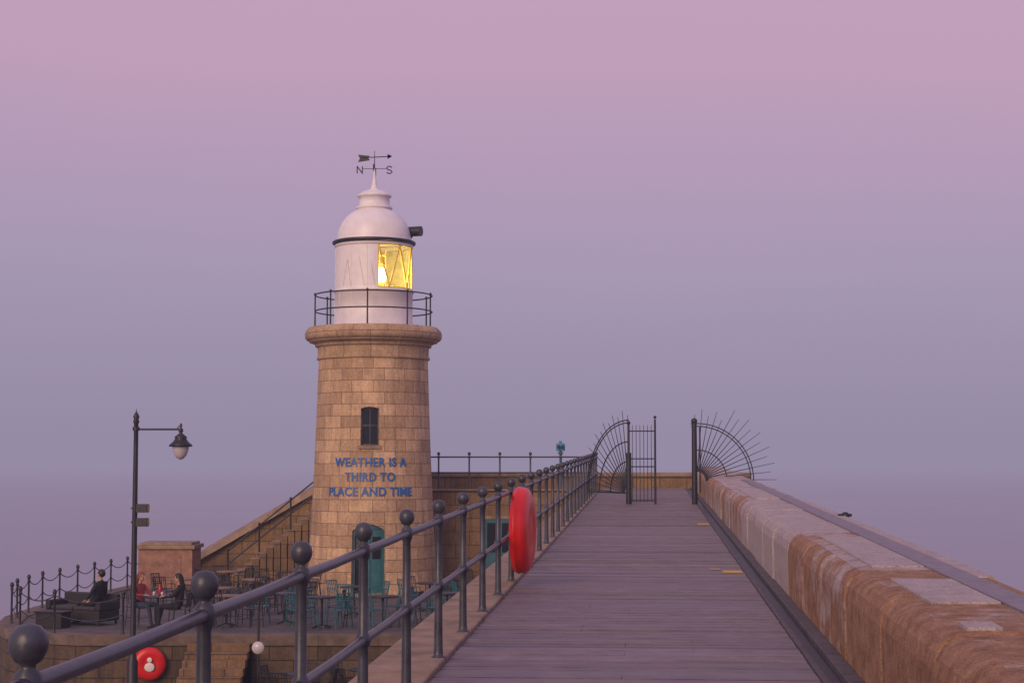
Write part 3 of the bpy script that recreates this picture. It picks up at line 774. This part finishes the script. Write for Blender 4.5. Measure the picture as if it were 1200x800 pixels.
    b.sphere(hc+hm@Vector((0,-.008,.02)),(.076,.092,.092),'skin',18,14,hm); b.sphere(H(0,.018,-.045),(.056,.066,.066),'skin',16,12,hm)
    b.tube(H(0,.084,.022),H(0,.104,-.020),.009,.015,'skin',8); b.sphere(H(0,.102,-.022),.014,'skin',8,6)
    for s_ in(-1,1):
        b.sphere(H(.030*s_,.074,.012),(.013,.010,.008),'ringwhite',8,6,hm); b.sphere(H(.030*s_,.083,.012),.0055,'black',6,5)
        b.tube(H(.016*s_,.084,.032),H(.044*s_,.076,.032),.004,None,hair,5); b.sphere(H(.077*s_,-.01,-.005),(.010,.020,.030),'skin',8,6,hm)
    b.sphere(H(0,.078,-.058),(.022,.008,.007),'clothred',8,6,hm)
    vs=[];fs=[];n_=22;m_=12
    for jj in range(m_+1):
        for i in range(n_):
            t_=2*math.pi*i/n_; fr=math.sin(t_)
            mx=R(62) if fr>.55 else (R(100) if fr>-.1 else R(128)); ph=mx*jj/m_; wob=1+.03*math.sin(7*t_)*math.sin(3*ph)
            vs.append(H(.088*wob*math.sin(ph)*math.cos(t_),-.012+.103*wob*math.sin(ph)*math.sin(t_),.022+.104*math.cos(ph)))
    for jj in range(m_):
        for i in range(n_): fs.append((jj*n_+i,(jj+1)*n_+i,(jj+1)*n_+(i+1)%n_,jj*n_+(i+1)%n_))
    b.add(vs,fs,hair,1,True)
    if longhair:
        for k in range(13):
            t_=R(195+k*12.5); x=.085*math.cos(t_); y=-.01+.09*math.sin(t_)
            b.poly([H(x,y,.02),H(x*1.12,y*1.15,-.09),H(x*1.15,y*1.15-.01,-.20),H(x*.95,y*1.1-.01,-.30)],.024,hair,7,.012)
    ob=b.done(name,loc=loc,rot=rot); ob.scale=(sc,sc,sc)
    return ob
person('seated_man',(-10.15,42.0,PZ-.03),R(62),'clothblack','clothblack','hairdark',False,(0,R(22)),.10,'side')
person('seated_woman',(-9.02,41.75,PZ-.03),R(-125),'clothred','clothblue','hairred',True,(R(10),R(-6)),0,'table',.96)
person('seated_woman',(-7.95,41.05,PZ-.03),R(85),'clothblack','clothblack','hairdark',True,(R(8),R(-8)),0,'table',.97)
inst('cafe_chair',cd,(-9.05,41.78,PZ-.02),R(-125)+math.pi); inst('cafe_chair',cd,(-7.93,41.05,PZ-.02),R(85)+math.pi)

# ---------------- world
w=bpy.data.worlds.new('World'); scene.world=w; w.use_nodes=True; nt=w.node_tree; nt.nodes.clear()
out=nt.nodes.new('ShaderNodeOutputWorld'); bg=nt.nodes.new('ShaderNodeBackground')
tcn=nt.nodes.new('ShaderNodeTexCoord'); sep=nt.nodes.new('ShaderNodeSeparateXYZ'); nt.links.new(tcn.outputs['Generated'],sep.inputs[0])
mp=nt.nodes.new('ShaderNodeMapping'); mp.inputs['Scale'].default_value=(2.2,2.2,9); nt.links.new(tcn.outputs['Generated'],mp.inputs[0])
nz=noise(nt,mp.outputs[0],1.3,4,.5)
zz=math_(nt,'ADD',sep.outputs[2],math_(nt,'MULTIPLY',math_(nt,'SUBTRACT',nz,.5),.05))
zz=math_(nt,'ADD',zz,math_(nt,'MULTIPLY',sep.outputs[0],.035))
zz=math_(nt,'MULTIPLY',zz,2.0)
col=ramp(nt,zz,[(0.0,S(149,139,165)),(.06,S(153,143,169)),(.14,S(160,147,175)),(.24,S(172,152,183)),(.34,S(184,155,185)),(.44,S(196,158,186)),(.58,S(200,161,189)),(1.0,S(175,155,195))])
sky=nt.nodes.new('ShaderNodeTexSky'); sky.sky_type='NISHITA'; sky.sun_disc=False; sky.sun_elevation=R(4); sky.sun_rotation=R(200)
sk=mix(nt,1.0,col,mix(nt,1.0,sky.outputs[0],(.008,.008,.008),'MULTIPLY'),'ADD')
nt.links.new(sk,bg.inputs[0]); bg.inputs[1].default_value=1.0; nt.links.new(bg.outputs[0],out.inputs[0])
sl=bpy.data.lights.new('sun','SUN'); sl.energy=2.2; sl.angle=R(35); sl.color=(1,.70,.47)
so=bpy.data.objects.new('sun',sl); scene.collection.objects.link(so); so.rotation_euler=(R(68),0,R(-24))

cam=bpy.data.cameras.new('camera'); cam.lens=60; cam.sensor_width=36; cam.clip_end=60000; cam.clip_start=.05
co=bpy.data.objects.new('camera',cam); scene.collection.objects.link(co); co.rotation_euler=(R(90+4.15),0,0); scene.camera=co
scene.view_settings.view_transform='Standard'; scene.view_settings.look='None'; scene.view_settings.exposure=0
